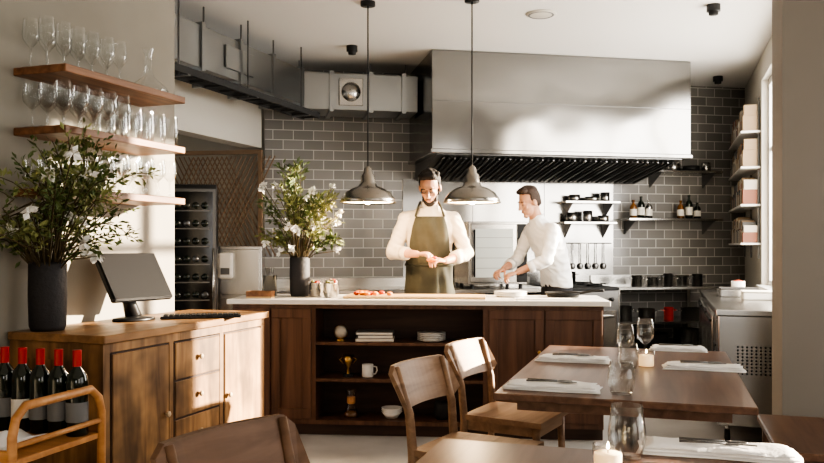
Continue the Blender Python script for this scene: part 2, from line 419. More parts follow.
for w,h,m,a in((.27,.022,'book2',0),(.25,.025,'book1',3),(.26,.02,'book3',-2)):
    b.box((0,0,z+h/2),(w,.18,h),m,.002,(0,0,R(a))); b.box((.002,-.004,z+h/2),(w-.01,.18,h-.007),'label',0,(0,0,R(a))); z+=h
b.fin('stack_of_books',onC(1.02,.15,z1))
def plates(n,r,m='white'):
    b=B()
    for i in range(n): b.lathe([(0,0),(r*.6,0),(r,.012),(r,.016),(r*.6,.006),(0,.006)],m,c=(0,0,i*.012),seg=28)
    return b
plates(5,.10).fin('stack_of_plates',onC(1.42,.14,z1))
b=B(); b.cyl((0,0,0),.035,.02,'blackm'); b.lathe([(.012,.02),(.008,.06),(.03,.10),(.04,.15),(.036,.15),(.0,.09)],'brass')
b.tube([(.035,0,.14),(.06,0,.12),(.03,0,.09)],.004,'brass'); b.tube([(-.035,0,.14),(-.06,0,.12),(-.03,0,.09)],.004,'brass'); b.fin('trophy_cup',onC(.83,.13,z2))
def mug(m):
    b=B(); b.lathe([(0,0),(.036,0),(.04,.005),(.04,.09),(.037,.09),(.036,.008),(0,.008)],m)
    b.tube([(.04,0,.075),(.062,0,.07),(.066,0,.045),(.055,0,.022),(.04,0,.02)],.005,m); return b
mug('white').fin('coffee_mug',onC(.97,.13,z2))
b=B(); b.lathe([(0,0),(.05,0),(.055,.02),(.022,.11),(.022,.13),(.05,.2)],'glass',seg=20); b.lathe([(.026,.095),(.03,.1),(.03,.14),(.026,.145)],'cart'); b.lathe([(0,.004),(.05,.004),(.052,.02),(.045,.045),(0,.045)],'amber'); b.fin('pour_over_coffee_maker',onC(.85,.14,z3))
b=B()
for i in range(3): b.lathe([(0,0),(.04,0),(.075,.045),(.072,.045),(.038,.006),(0,.006)],'white',c=(0,0,i*.014))
b.fin('stack_of_bowls',onC(1.14,.14,z3))
b=B(); b.lathe([(0,0),(.05,0),(.06,.03),(.06,.1),(.05,.12),(0,.125)],'blackm'); b.tube([(-.05,0,.1),(-.05,0,.16),(.05,0,.16),(.05,0,.1)],.004,'blackm'); b.fin('cast_iron_teapot',onC(1.5,.14,z3))
# on top
b=B()
b.bx(-.5,.5,-.16,.16,0,.018,'board',.004)
for i in range(12):
    x=random.uniform(-.45,-.12); y=random.uniform(-.1,.1)
    b.sph((x,y,.018+.014),(.03,.022,.014),'food' if i%3 else 'food2',rot=(0,0,random.random()*3))
b.fin('cutting_board',onC(1.30,.25),CA)
for i,(x,y,r,h) in enumerate(((.57,.28,.05,.10),(.66,.42,.05,.11),(.69,.22,.05,.10))):
    b=B(); b.lathe([(0,0),(r*.9,0),(r,.006),(r,h),(r*1.06,h+.003),(r*.95,h),(r*.93,.01),(0,.01)],'steel')
    for k in range(9): b.sph((random.uniform(-.6,.6)*r,random.uniform(-.6,.6)*r,h+random.uniform(-.01,.01)),.013,('food2','kraft','leaf2')[k%3])
    b.fin('steel_bain_marie_pot',onC(x,y))
b=B(); b.bx(-.09,.09,-.05,.05,0,.012,'board'); b.bx(-.09,.09,-.05,-.042,.012,.05,'walnut'); b.bx(-.09,.09,.042,.05,.012,.05,'walnut'); b.bx(-.09,-.082,-.042,.042,.012,.05,'walnut'); b.bx(.082,.09,-.042,.042,.012,.05,'walnut')
b.fin('wooden_caddy',onC(.2,.12),CA)
b=B(); b.lathe([(0,0),(.05,0),(.05,.15),(.052,.152),(.047,.15),(.047,.01),(0,.01)],'steelv')
for k in range(7): b.tube([(random.uniform(-.02,.02),random.uniform(-.02,.02),.012),(random.uniform(-.04,.04),random.uniform(-.04,.04),.21)],.003,'steel',6)
b.fin('utensil_canister',onC(.2,.38))
plates(3,.12).fin('stack_of_plates',onC(1.98,.42))
b=B(); b.bx(-.2,.2,-.08,.08,0,.006,'linen',.002); b.fin('folded_cloth',onC(2.2,.15),CA)
b=B(); b.lathe([(0,0),(.11,0),(.135,.035),(.13,.035),(.108,.005),(0,.005)],'blackm',seg=28); b.tube([(.12,0,.028),(.22,0,.05),(.30,0,.055)],[.008,.01,.011],'blackm'); b.fin('frying_pan',onC(2.36,.42),-30)

# ------------------------------------------------------------ foliage
def bouquet(name,loc,vr,vh,H,Rr,ns,nl,flowers,bias=(0,0),clampn=None,prof=None,leafl=.045,ar=.42,droop=0):
    b=B()
    b.lathe(prof or [(0,0),(vr*.85,0),(vr*.95,.02),(vr,vh*.5),(vr*.98,vh-.01),(vr*.9,vh),(vr*.82,vh),(vr*.82,vh*.8),(0,vh*.78)],'vase',seg=28)
    li=[b.mi('leaf'),b.mi('leaf2')]; pi=b.mi('petal')
    def lim(z): 
        if z<.50: return clampn[2]
        return clampn[2]+(clampn[3]-clampn[2])*min(1,(z-.50)/.05)
    def ok(p):
        if clampn is None: return True
        return (p.x*clampn[0]+p.y*clampn[1])>lim(p.z)
    for s in range(ns):
        a=2*math.pi*s/ns*3.0+random.uniform(-.3,.3); rr=Rr*random.uniform(.2,1.15); hh=H*random.uniform(.5,1.0)*(1-.35*rr/Rr)
        if s%5==0: hh*=.3
        tip=Vector((math.cos(a)*rr+bias[0],math.sin(a)*rr+bias[1],vh+hh))
        base=Vector((math.cos(a)*vr*.5,math.sin(a)*vr*.5,vh*.8))
        mid=base*.5+tip*.5+Vector((-bias[0]*.2,0,H*(.13+droop*random.random())))
        pts=[]
        for k in range(9):
            t=k/8; p=base*(1-t)**2+mid*2*t*(1-t)+tip*t*t
            pts.append(p)
        if clampn:
            for p in pts[3:]:
                d=p.x*clampn[0]+p.y*clampn[1]-lim(p.z)
                if d<.01: p.x-=clampn[0]*(d-.012); p.y-=clampn[1]*(d-.012)
        b.tube(pts,[.004-.0003*k for k in range(9)],'stem',5)
        for j in range(nl):
            t=random.uniform(.2,1)**.8; k=min(7,int(t*8)); p=pts[k].lerp(pts[k+1],t*8-k)
            d=(pts[k+1]-pts[k]).normalized()
            q=Vector((random.gauss(0,1),random.gauss(0,1),random.gauss(0,.7))).normalized()
            tw=p+q*random.uniform(0,.045)
            if not ok(tw): continue
            mi=li[s%2]
            dd=(q+d*.7).normalized(); l=random.uniform(.6,1.2)*leafl
            if ok(tw+dd*l): b.quadleaf(tw,dd,Vector((random.gauss(0,1),random.gauss(0,1),1)).normalized(),l,l*ar,mi)
    for f in range(flowers):
        a=random.uniform(0,6.28); rr=Rr*random.uniform(.1,1.0); c=Vector((math.cos(a)*rr+bias[0]*.7,math.sin(a)*rr+bias[1]*.7-(.06 if clampn else 0),vh+H*random.uniform(.02,.65)))
        if clampn and (c.x*clampn[0]+c.y*clampn[1])<lim(c.z)+.06: continue
        b.tube([Vector((0,0,vh*.8)),Vector((c.x*.4,c.y*.4,vh+(c.z-vh)*.5)),c],.003,'stem',5)
        for k in range(12):
            q=Vector((random.gauss(0,1),random.gauss(0,1),random.gauss(0,1)+.3)).normalized()
            b.quadleaf(c,q,Vector((random.gauss(0,1),random.gauss(0,1),1)),.040,.030,pi)
    return b.fin(name,loc)
wn=(math.cos(R(LA)),math.sin(R(LA)))
bouquet('flower_arrangement',LF(-.385,.09,.95),.080,.30,.68,.39,60,62,34,bias=(.02,-.08),clampn=(wn[0],wn[1],-.11,.17),leafl=.036,droop=.28)
bouquet('flower_arrangement',onC(.43,.36),.075,.29,.84,.30,30,58,40,leafl=.05,droop=.12)

# ------------------------------------------------------------ sideboard
b=B(); SL=1.28; SD=.5
b.bx(-SD-.0,.02,-.02,SL+.02,.915,.95,'sidetop',.004)
b.bx(-SD,-.025,0,SL,.10,.915,'side',.002)
b.bx(-.025,0,0,.035,.0,.915,'side'); b.bx(-.025,0,SL-.035,SL,0,.915,'side')
b.bx(-.025,0,.035,SL-.035,.875,.915,'side'); b.bx(-.025,0,.035,SL-.035,.10,.14,'side')
b.bx(-.025,0,.43,.46,.14,.875,'side'); b.bx(-.025,0,.84,.87,.14,.875,'side')
b.bx(-SD,-SD+.05,0,.05,0,.1,'side'); b.bx(-SD,-SD+.05,SL-.05,SL,0,.1,'side'); b.bx(-.05,0,0,.05,0,.1,'side'); b.bx(-.05,0,SL-.05,SL,0,.1,'side')
def knob(y,z):
    b.lathe([(0,0),(.006,0),(.006,.01),(.013,.015),(.014,.021),(.009,.026),(0,.027)],'knob',c=(.004,y,z),rot=(0,R(90),0),seg=14)
def door(ya,yb,za,zb):
    b.bx(-.02,.006,ya,yb,za,zb,'side',.003)
    b.bx(-.022,-.0005,ya-.006,yb+.006,za-.006,zb+.006,'counterd')
door(.046,.42,.15,.866); door(.88,SL-.046,.15,.866)
for i in range(4):
    za=.15+i*.181; door(.47,.83,za,za+.171); knob(.65,za+.09)
knob(.395,.55); knob(.905,.55)
b.bx(-SD+.0,-SD+.07,-.006,0,.1,.915,'side'); b.bx(-.075,0,-.006,0,.1,.915,'side'); b.bx(-SD+.07,-.075,-.006,0,.84,.915,'side')
b.fin('wooden_sideboard',(-1.27,3.3,0),LA)

# pos terminal
b=B()
b.lathe([(0,0),(.10,0),(.10,.012),(.05,.02),(0,.02)],'black',scale=(1.1,.85,1))
b.tube([(0,.0,.015),(0,.04,.10),(0,.03,.18)],[.040,.032,.03],'black',10)
b.box((0,-.0,.215),(.36,.035,.27),'black',.008,rot=(R(-33),0,0))
b.box((0,-.0152,.205),(.335,.002,.24),'screen',0,rot=(R(-33),0,0))
b.fin('touchscreen_terminal',LF(-.34,.60,.951),58)
b=B(); b.bx(-.2,.2,-.065,.065,0,.014,'black',.004)
for i in range(14):
    for j in range(4): b.bx(-.185+i*.0268,-.185+i*.0268+.021,-.052+j*.027,-.052+j*.027+.021,.014,.019,'blackm')
b.fin('keyboard',LF(-.11,.84,.951),14)

# shelves + glasses
def glass_prof(h=.2,r=.038,stem=True):
    if stem: return [(0,.002),(.033,.002),(.034,.004),(.006,.01),(.004,.02),(.004,h*.42),(.012,h*.45),(r*.9,h*.58),(r,h*.68),(r*.82,h)]
    return [(0,.003),(r*.8,.003),(r*.98,h*.4),(r*.9,h)]
for zi,zt in enumerate((2.10,1.838,1.57)):
    b=B(); b.bx(-.52,-.23,.03,.87,zt-.034,zt,'walnut',.003)
    b.fin('wall_shelf',(-1.27,3.3,0),LA)
    b=B()
    for i in range(9):
        for j in range(3 if zi else 2):
            x=-.46+j*.09; y=.075+i*.092+random.uniform(-.006,.006)
            if zi==0:
                if i>5: continue
                b.lathe(glass_prof(.22,.036,True),'glass',c=(x,y,zt),seg=14)
            elif zi==1: b.lathe(glass_prof(.20 if i<5 else .15,.040,i<5),'glass',c=(x,y,zt),seg=14)
            else: b.lathe(glass_prof(.13 if i<4 else .19,.038,i>=4),'glass',c=(x,y,zt),seg=14)
    b.fin('row_of_glasses',(-1.27,3.3,0),LA)
b=B(); b.lathe([(0,.003),(.09,.004),(.10,.02),(.085,.045),(.03,.09),(.018,.13),(.018,.2),(.03,.24)],'glass',seg=24); b.fin('wine_decanter',LF(-.37,.75,2.10))

# ------------------------------------------------------------ bar cart + bottles
b=B(); W=.42; TZ=.645
def arch(x):
    pts=[(x,0,.03),(x,0,.72),(x,.015,.775),(x,.055,.81),(x,W-.055,.81),(x,W-.015,.775),(x,W,.72),(x,W,.03)]
    b.tube(pts,.015,'cart',10)
arch(0); arch(-.66)
for z in(TZ,.2):
    b.bx(-.66,0,.0,W,z-.02,z,'cart',.003); b.bx(-.66,0,-.012,.0,z-.02,z+.035,'cart',.003); b.bx(-.66,0,W,W+.012,z-.02,z+.035,'cart',.003)
b.tube([(0,0,.69),(0,W,.69)],.010,'cart',8)
for x in(0,-.66):
    for y in(0,W): b.lathe([(0,-.008),(.03,-.008),(.03,.008),(0,.008)],'blackm',c=(x,y,.03),rot=(0,R(90),0),seg=16)
b.fin('bar_cart',(-1.25,2.50,0),LA+3)
CT=frame(-1.25,2.50,LA+3)
def wine(x,y,lb):
    b=B(); b.lathe([(0,.0),(.036,.0),(.038,.004),(.038,.19),(.034,.215),(.016,.24),(.0145,.25),(.0145,.30),(0,.30)],'bottle',seg=24)
    b.lathe([(.0155,.245),(.0158,.30),(.016,.303),(0,.304)],'foil' if lb!=2 else 'label',seg=20)
    b.lathe([(.0386,.05),(.0386,.12)],'label' if lb==1 else 'book3',seg=24)
    b.fin('wine_bottle',CT(x,y,TZ))
for i in range(7): wine(-.055-i*.080,W-.06,(0,0,0,1,0,0,0)[i])
b=B()
n=14; vs=[];fs=[]
for i in range(n):
    for j in range(8):
        x=i/(n-1)*.34; y=j/7*.20
        vs.append((x,y,.026+.012*math.sin(x*40)*math.cos(y*22+x*9)+.03*math.exp(-((x-.25)**2+(y-.1)**2)/.003)))
for i in range(n-1):
    for j in range(7): a=i*8+j; fs.append((a,a+8,a+9,a+1))
b.poly(vs,fs,'linen',True)
o=b.fin('crumpled_cloth',CT(-.42,.06,TZ),LA); md=o.modifiers.new('s','SOLIDIFY'); md.thickness=.004

# ------------------------------------------------------------ tables
def table(name,w,l,loc,peds):
    b=B()
    b.bx(-w/2,w/2,-l/2,l/2,.722,.75,'table',.004)
    for y in peds:
        b.bx(-.3,.3,y-.03,y+.03,.70,.722,'blackm'); b.cyl((0,y,.03),.035,.67,'blackm')
        b.box((0,y,.015),(.6,.07,.03),'blackm',.004); b.box((0,y,.015),(.07,.5,.03),'blackm',.004)
    b.bx(-w/2+.08,w/2-.08,-l/2+.08,-l/2+.10,.675,.722,'table'); b.bx(-w/2+.08,w/2-.08,l/2-.10,l/2-.08,.675,.722,'table')
    b.bx(-w/2+.08,-w/2+.1,-l/2+.1,l/2-.1,.675,.722,'table'); b.bx(w/2-.1,w/2-.08,-l/2+.1,l/2-.1,.675,.722,'table')
    b.fin(name,loc,UA)
table('dining_table',.95,1.58,(1.004,3.71,0),(-.45,.45))
table('dining_table',.95,.8,(.423,1.851,0),(0,))
def chair(loc,rz,m='chair'):
    b=B()
    vs=[];fs=[];nx,ny=8,8
    for s_ in(0,1):
        for i in range(nx+1):
            for j in range(ny+1):
                u=i/nx; v=j/ny*2-1
                z=.455-.012*(1-v*v)*math.sin(math.pi*min(1,u*1.1)) if s_==0 else .428
                vs.append((.0+u*.43,v*(.20+.025*u),z))
    N=(nx+1)*(ny+1)
    for i in range(nx):
        for j in range(ny):
            a=i*(ny+1)+j; fs.append((a,a+ny+1,a+ny+2,a+1)); fs.append((N+a,N+a+1,N+a+ny+2,N+a+ny+1))
    for i in range(nx):
        a=i*(ny+1); fs.append((a,N+a,N+a+ny+1,a+ny+1)); a=a+ny; fs.append((a,a+ny+1,N+a+ny+1,N+a))
    for j in range(ny):
        a=j; fs.append((a,a+1,N+a+1,N+a)); a=nx*(ny+1)+j; fs.append((a,N+a,N+a+1,a+1))
    b.poly(vs,fs,m)
    b.bx(.02,.40,-.185,-.165,.375,.43,m); b.bx(.02,.40,.165,.185,.375,.43,m); b.bx(.385,.405,-.18,.18,.375,.43,m); b.bx(.0,.02,-.18,.18,.375,.43,m)
    for s_ in(-1,1):
        b.tube([(.39,s_*.185,.43),(.405,s_*.19,0)],[.022,.014],m,8)
        b.tube([(-.03,s_*.19,0),(.0,s_*.185,.42),(-.015,s_*.19,.60),(-.075,s_*.2,.80)],[.015,.022,.020,.014],m,8)
    vs=[];fs=[];n=14
    for k in range(n+1):
        v=k/n*2-1; cx=-.055-.045*(1-v*v)
        edge=1-max(0,abs(v)-.86)/.14
        zt=.805-.03*(1-edge); zb=.625+.035*(1-edge)
        th=.011
        for (xx,zz) in((cx+.045+th,zb),(cx-.022+th,zt),(cx-.022-th,zt),(cx+.045-th,zb)): vs.append((xx,v*.245,zz))
    for k in range(n):
        a=k*4
        for q in range(4): fs.append((a+q,a+(q+1)%4,a+4+(q+1)%4,a+4+q))
    fs.append((0,3,2,1)); a=n*4; fs.append((a,a+1,a+2,a+3))
    b.poly(vs,fs,m)
    bmesh.ops.recalc_face_normals(b.bm,faces=b.bm.faces)
    return b.fin('dining_chair',loc,rz)
chair((.10,3.57,0),-31); chair((.36,4.29,0),-29)
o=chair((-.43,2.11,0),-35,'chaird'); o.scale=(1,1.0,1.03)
# bench
b=B(); b.bx(-.22,.22,-.4,.4,.42,.455,'table',.005)
for x in(-.18,.18):
    for y in(-.35,.35): b.bx(x-.02,x+.02,y-.02,y+.02,0,.42,'table')
b.bx(-.19,.19,-.36,-.34,.36,.42,'table'); b.bx(-.19,.19,.34,.36,.36,.42,'table')
b.fin('wooden_bench',(1.87,3.68,0),UA)

def napkin(x,y,l=.36,w=.13,rz=UA,cut=True):
    b=B()
    for i,(dz,s_) in enumerate(((0,1),(.008,.96),(.016,.9))):
        n1,n2=16,6; vs=[];fs=[]; ph=random.random()*6
        for s in(0,1):
            for p in range(n1+1):
                for q in range(n2+1):
                    u=p/n1*2-1; v=q/n2*2-1
                    e=min(1,(1-abs(u))*9,(1-abs(v))*5)
                    zz=dz+(.003 if s==0 else .001)+(.006 if s==0 else 0)*math.sqrt(max(0,e))+(.0025*math.sin(u*7+ph+v*2) if s==0 and i==2 else 0)
                    vs.append((u*l/2*s_+.004*math.sin(v*3+ph),v*w/2*s_+.004*math.sin(u*4+ph+i),zz))
        N=(n1+1)*(n2+1)
        for p in range(n1):
            for q in range(n2):
                a=p*(n2+1)+q; fs.append((a,a+n2+1,a+n2+2,a+1)); fs.append((N+a,N+a+1,N+a+n2+2,N+a+n2+1))
        for p in range(n1): a=p*(n2+1); fs.append((a,N+a,N+a+n2+1,a+n2+1)); a+=n2; fs.append((a,a+n2+1,N+a+n2+1,N+a))
        for q in range(n2): a=q; fs.append((a,a+1,N+a+1,N+a)); a=n1*(n2+1)+q; fs.append((a,N+a,N+a+1,a+1))
        b.poly(vs,fs,'linen',True)
    if cut:
        for dy,kf in((-.016,1),(.016,0)):
            b.tube([(-.10,dy,.031),(-.02,dy*.9,.032),(.02,dy*.8,.031)],[.004,.003,.003],'steeld',6)
            if kf: b.box((.06,dy*.8,.031),(.08,.012,.003),'steeld',.001)
            else: b.sph((.05,dy*.8,.031),(.03,.014,.004),'steeld')
    b.fin('folded_napkin',(x,y,.75),rz)
napkin(.80,3.97,.36,.15); napkin(.56,3.20,.38,.16); napkin(1.45,4.36,.30,.13); napkin(1.35,3.71,.36,.15); napkin(.84,2.20,.42,.15)
def tumbler(x,y,h=.10,r=.042,name='water_glass'):
    b=B(); b.lathe([(0,.004),(r*.75,.004),(r*.98,h*.35),(r,h*.5),(r*.82,h),(r*.8,h),(r*.96,h*.5),(r*.72,.01),(0,.01)],'glass',seg=28); b.fin(name,(x,y,.75))
def wglass(x,y,h=.17,r=.045):
    b=B(); b.lathe([(0,.001),(.036,.001),(.037,.003),(.006,.008),(.004,.015),(.004,h*.34),(.014,h*.37),(r*.85,h*.5),(r,h*.64),(r*.76,h),(r*.74,h),(r*.97,h*.64),(r*.8,h*.51),(0,h*.385)],'glass',seg=32); b.fin('wine_glass',(x,y,.75))
tumbler(.80,3.06,.13,.052); tumbler(1.00,3.70,.12,.048); wglass(1.04,3.90,.19,.045); wglass(1.19,4.08,.20,.046)
tumbler(.575,2.14,.145,.050,'stemless_wine_glass')
def candle(x,y):
    b=B(); b.lathe([(0,0),(.036,0),(.038,.004),(.038,.075),(.035,.075),(.035,.06)],'glass',seg=24); b.cyl((0,0,.003),.034,.05,'candle'); b.tube([(0,0,.053),(0,0,.062)],.0015,'blackm',5)
    b.lathe([(0,0),(.004,.004),(.003,.012),(0,.02)],'bulb',c=(0,0,.062),seg=8); b.fin('candle_jar',(x,y,.75))
candle(1.11,3.79); candle(.49,2.00)
b=B(); b.lathe([(0,0),(.045,0),(.05,.01),(.045,.012),(0,.006)],'blackm'); b.fin('coaster',(.61,2.02,.75))

# ------------------------------------------------------------ kitchen back line (frame K)
b=B()
b.bx(-.2,2.15,-.012,-.002,.9,2.02,'hood'); b.bx(.55,.555,-.016,-.01,.9,2.02,'steeld'); b.bx(1.35,1.355,-.016,-.01,.9,2.02,'steeld')
b.fin('steel_splashback',(.1,8.4,0),KA)
b=B()
b.bx(-1.55,1.18,-.7,-.02,.86,.9,'steel',.004); b.bx(-1.55,1.18,-.03,-.018,.9,.99,'steel')
b.bx(-1.55,1.18,-.66,-.04,.12,.16,'steel')
for x in(-1.5,-.75,0,.6,1.15):
    for y in(-.65,-.07): b.bx(x-.02,x+.02,y-.02,y+.02,0,.86,'steel')
b.bx(-1.5,1.14,-.64,-.62,.2,.82,'steel',.003)
b.fin('steel_prep_bench',(.1,8.4,0),KA)
b=B(); q=-.27
b.bx(1.47+q,2.12+q,-.78,-.02,.1,.88,'steeld',.005); b.bx(1.47+q,2.12+q,-.8,-.02,.88,.91,'blackm',.004)
b.bx(1.50+q,2.09+q,-.80,-.78,.2,.68,'steel',.004); b.tube([(1.55+q,-.83,.62),(2.04+q,-.83,.62)],.012,'steel'); b.bx(1.55+q,1.57+q,-.83,-.8,.61,.63,'steel'); b.bx(2.02+q,2.04+q,-.83,-.8,.61,.63,'steel')
for i in range(5): b.cyl((1.56+q+i*.12,-.78,.79),.02,.03,'black',rot=(R(90),0,0))
for x in(1.64+q,1.95+q):
    for y in(-.58,-.24): b.lathe([(.04,.91),(.08,.91),(.08,.93),(.04,.93)],'blackm',c=(x,y,0)); b.box((x,y,.935),(.24,.012,.012),'blackm'); b.box((x,y,.935),(.012,.24,.012),'blackm')
for x in(1.5+q,2.09+q):
    for y in(-.74,-.06): b.cyl((x,y,0),.02,.1,'steeld')
b.fin('gas_range',(.1,8.4,0),KA)
b=B()
b.bx(1.88,3.05,-.66,-.02,.87,.9,'steel',.004); b.bx(1.88,3.05,-.03,-.018,.9,1.0,'steel')
for z in(.22,.52): b.bx(1.90,3.03,-.64,-.04,z,z+.02,'steel')
for x in(1.91,3.02):
    for y in(-.63,-.06): b.bx(x-.018,x+.018,y-.018,y+.018,0,.87,'steel')
b.fin('steel_shelf_unit',(.1,8.4,0),KA)
def pot(r,h,m='steel'):
    b=B(); b.lathe([(0,0),(r,0),(r,h),(r*1.04,h),(r*.96,h),(r*.95,.01),(0,.01)],m,seg=24)
    for s_ in(-1,1): b.tube([(s_*r,-.03,h*.75),(s_*(r+.03),-.02,h*.78),(s_*(r+.03),.02,h*.78),(s_*r,.03,h*.75)],.005,m,6)
    return b
def onK(x,y,z): return KF(x,y,z)
for x,y,z,r,h,m in((2.08,-.4,.54,.09,.15,'steel'),(2.34,-.4,.54,.09,.12,'steel'),(2.60,-.4,.54,.05,.13,'red'),(2.86,-.4,.54,.11,.12,'steel'),(2.1,-.4,.24,.12,.14,'steel'),(2.45,-.4,.24,.13,.16,'blackm'),(2.80,-.4,.24,.13,.2,'steel'),
    (2.22,-.42,.9,.055,.11,'steel'),(2.40,-.42,.9,.06,.09,'steel'),(2.58,-.42,.9,.05,.13,'steeld'),(2.74,-.42,.9,.05,.10,'steel'),(2.92,-.42,.9,.055,.12,'steeld'),(1.37,-.58,.941,.10,.12,'steel')):
    pot(r,h,m).fin('cooking_pot',onK(x,y,z),KA)
def wshelf(x0,x1,z,d=.3):
    b=B(); b.bx(x0,x1,-d,-.014,z-.025,z,'steel',.003)
    for x in(x0+.08,x1-.08): b.poly([(x,-.014,z-.025),(x,-d+.03,z-.025),(x,-.014,z-.17),(x+.012,-.014,z-.025),(x+.012,-d+.03,z-.025),(x+.012,-.014,z-.17)],[(0,1,2),(3,5,4),(0,3,4,1),(1,4,5,2),(2,5,3,0)],'steeld')
    b.fin('steel_wall_shelf',(.1,8.4,0),KA)
wshelf(1.5,2.12,1.80,.26); wshelf(2.2,3.3,1.62); wshelf(1.5,2.1,1.58,.22); wshelf(2.5,3.3,2.14)
def kbottle(x,z,r,h,m,y=-.15):
    b=B(); b.lathe([(0,0),(r,0),(r,h*.6),(r*.85,h*.7),(r*.35,h*.8),(r*.35,h*.94),(r*.42,h*.95),(r*.42,h),(0,h)],m,seg=16); b.lathe([(r*1.01,h*.15),(r*1.01,h*.5)],'label',seg=16); b.fin('sauce_bottle',onK(x,y,z))
for x,h,m in((2.32,.2,'amber'),(2.41,.24,'bottle'),(2.50,.2,'steel'),(2.88,.2,'amber'),(2.98,.26,'bottle'),(3.08,.18,'bottle')): kbottle(x,1.62,.038,h,m)
for x,r,h,m in((2.62,.05,.10,'white'),(2.78,.08,.08,'steel'),(3.0,.09,.06,'blackm'),(3.18,.05,.10,'steel')):
    b=B(); b.lathe([(0,0),(r*.8,0),(r,.01),(r,h),(r*.94,h),(r*.9,.012),(0,.012)],m); b.fin('storage_tub',onK(x,-.16,2.14))
for x,z,r,h in((1.65,1.80,.06,.07),(1.85,1.80,.08,.05),(2.0,1.80,.05,.1),(1.62,1.58,.06,.1),(1.8,1.58,.05,.12),(1.98,1.58,.06,.07)):
    b=B(); b.lathe([(0,0),(r*.8,0),(r,.01),(r,h),(r*.94,h),(r*.9,.012),(0,.012)],'steel'); b.fin('steel_container',onK(x,-.13,z))
b=B(); b.tube([(1.52,-.03,1.35),(2.12,-.03,1.35)],.006,'steel')
for i in range(6):
    x=1.58+i*.09; b.tube([(x,-.035,1.35),(x,-.037,1.13)],.005,'steel',6); b.sph((x,-.04,1.10),(.028,.012,.035),'steeld')
b.fin('utensil_rail',(.1,8.4,0),KA)
# combi oven
b=B()
b.bx(.34,.95,-.62,-.06,.94,1.56,'steel',.006)
b.bx(.36,.83,-.65,-.62,.96,1.54,'steel',.006); b.bx(.40,.79,-.655,-.65,1.01,1.49,'oven',.002); b.bx(.845,.94,-.635,-.62,.96,1.54,'blackm',.002)
b.tube([(.385,-.69,1.02),(.385,-.69,1.48)],.01,'black'); b.bx(.38,.39,-.69,-.65,1.04,1.055,'black'); b.bx(.38,.39,-.69,-.65,1.445,1.46,'black')
for z in(1.1,1.2,1.3,1.4): b.bx(.41,.78,-.657,-.655,z,z+.004,'steeld')
for z in(1.05,1.2): b.cyl((.89,-.635,z),.02,.02,'steel',rot=(R(90),0,0))
for x in(.4,.9):
    for y in(-.55,-.12): b.cyl((x,y,.90),.02,.04,'black')
b.fin('combi_oven',(.1,8.4,0),KA)

# refrigerated counter right
b=B(); Lr=2.55; W=.52
b.bx(0,W,0,Lr,.13,.86,'steelv',.006); b.bx(-.015,W,-.015,Lr,.86,.90,'steel',.005)
for i in range(3):
    y0=.36+i*.72; b.bx(-.022,0,y0,y0+.69,.17,.83,'steelv',.005); b.bx(-.035,-.022,y0+.05,y0+.64,.78,.80,'black')
b.bx(-.012,0,.02,.33,.17,.83,'steeld',.003)
for i in range(9): b.bx(-.02,-.012,.05,.30,.25+i*.05,.265+i*.05,'black')
for i in range(9):
    for j in range(9): b.cyl((.12+j*.028,0,.48+i*.022),.007,.003,'black',rot=(R(90),0,0),seg=8)
for x in(.06,W-.06):
    for y in(.07,Lr-.07): b.cyl((x,y,.05),.015,.08,'steel'); b.lathe([(0,-.015),(.05,-.015),(.05,.015),(0,.015)],'blackm',c=(x,y,.05),rot=(0,R(90),0))
b.fin('refrigerated_counter',(2.03,5.3,0),UA)
def onF(x,y,z=.90): return FF(x,y,z)
b=B(); b.bx(-.16,.16,-.22,.22,0,.06,'steel',.006); b.bx(-.15,.15,-.21,.21,.06,.064,'blackm'); b.fin('gastronorm_tray',onF(.26,1.6),UA)
b=B(); b.lathe([(0,0),(.06,0),(.06,.1),(.055,.1),(.055,.01),(0,.01)],'white'); b.sph((0,0,.09),(.05,.05,.02),'food2'); b.fin('ingredient_pot',onF(.30,2.2))
b=B(); b.bx(-.12,.12,-.1,.1,0,.06,'white',.01); b.bx(-.125,.125,-.105,.105,.06,.07,'label',.004); b.fin('food_storage_box',onF(.36,1.12),UA)

# left recess items
b=B()
b.bx(-.28,.28,0,.5,0,1.84,'black',.005)
b.bx(-.28,.28,-.03,-.0,.1,1.82,'black',.004)
b.bx(-.275,-.25,-.04,-.03,.12,1.8,'steeld'); b.bx(.25,.275,-.04,-.03,.12,1.8,'steeld'); b.bx(-.25,.25,-.04,-.03,1.775,1.8,'steeld'); b.bx(-.25,.25,-.04,-.03,.12,.145,'steeld')
b.bx(-.25,.25,-.034,-.031,.145,1.775,'screen')
for i in range(10):
    z=.26+i*.15; b.bx(-.225,.225,-.042,-.034,z,z+.010,'steeld')
    for j in range(6): b.lathe([(0,0),(.030,0),(.030,.006),(0,.006)],'bottle' if (i*5+j*3)%7 else 'steeld',c=(-.185+j*.074,-.034,z+.050),rot=(R(90),0,0),seg=12)
b.tube([(.255,-.075,.7),(.255,-.075,1.3)],.01,'steel'); b.bx(.25,.26,-.075,-.04,.72,.735,'steel'); b.bx(.25,.26,-.075,-.04,1.265,1.28,'steel')
b.fin('wine_fridge',(-1.93,6.72,0),12)
b=B()
for i in range(18):
    b.box((-.30+i*.05,0,1.72),(.012,.010,1.12),'lattice',0,(0,R(27),0)); b.box((-.30+i*.05,.012,1.72),(.012,.010,1.12),'lattice',0,(0,R(-27),0))
b.bx(-.6,.65,-.015,.03,1.13,1.17,'lattice'); b.bx(-.6,.65,-.015,.03,2.24,2.28,'lattice'); b.bx(-.62,-.58,-.015,.03,0,2.28,'lattice'); b.bx(.63,.67,-.015,.03,0,2.28,'lattice')
b.fin('wooden_lattice_screen',(-2.16,8.08,0),-8)
b=B()
b.bx(-.24,.24,0,.4,.1,1.32,'steel',.006); b.bx(-.22,.22,-.015,0,.14,.84,'steelv',.004); b.bx(-.22,.22,-.015,0,.87,1.29,'steelv',.004)
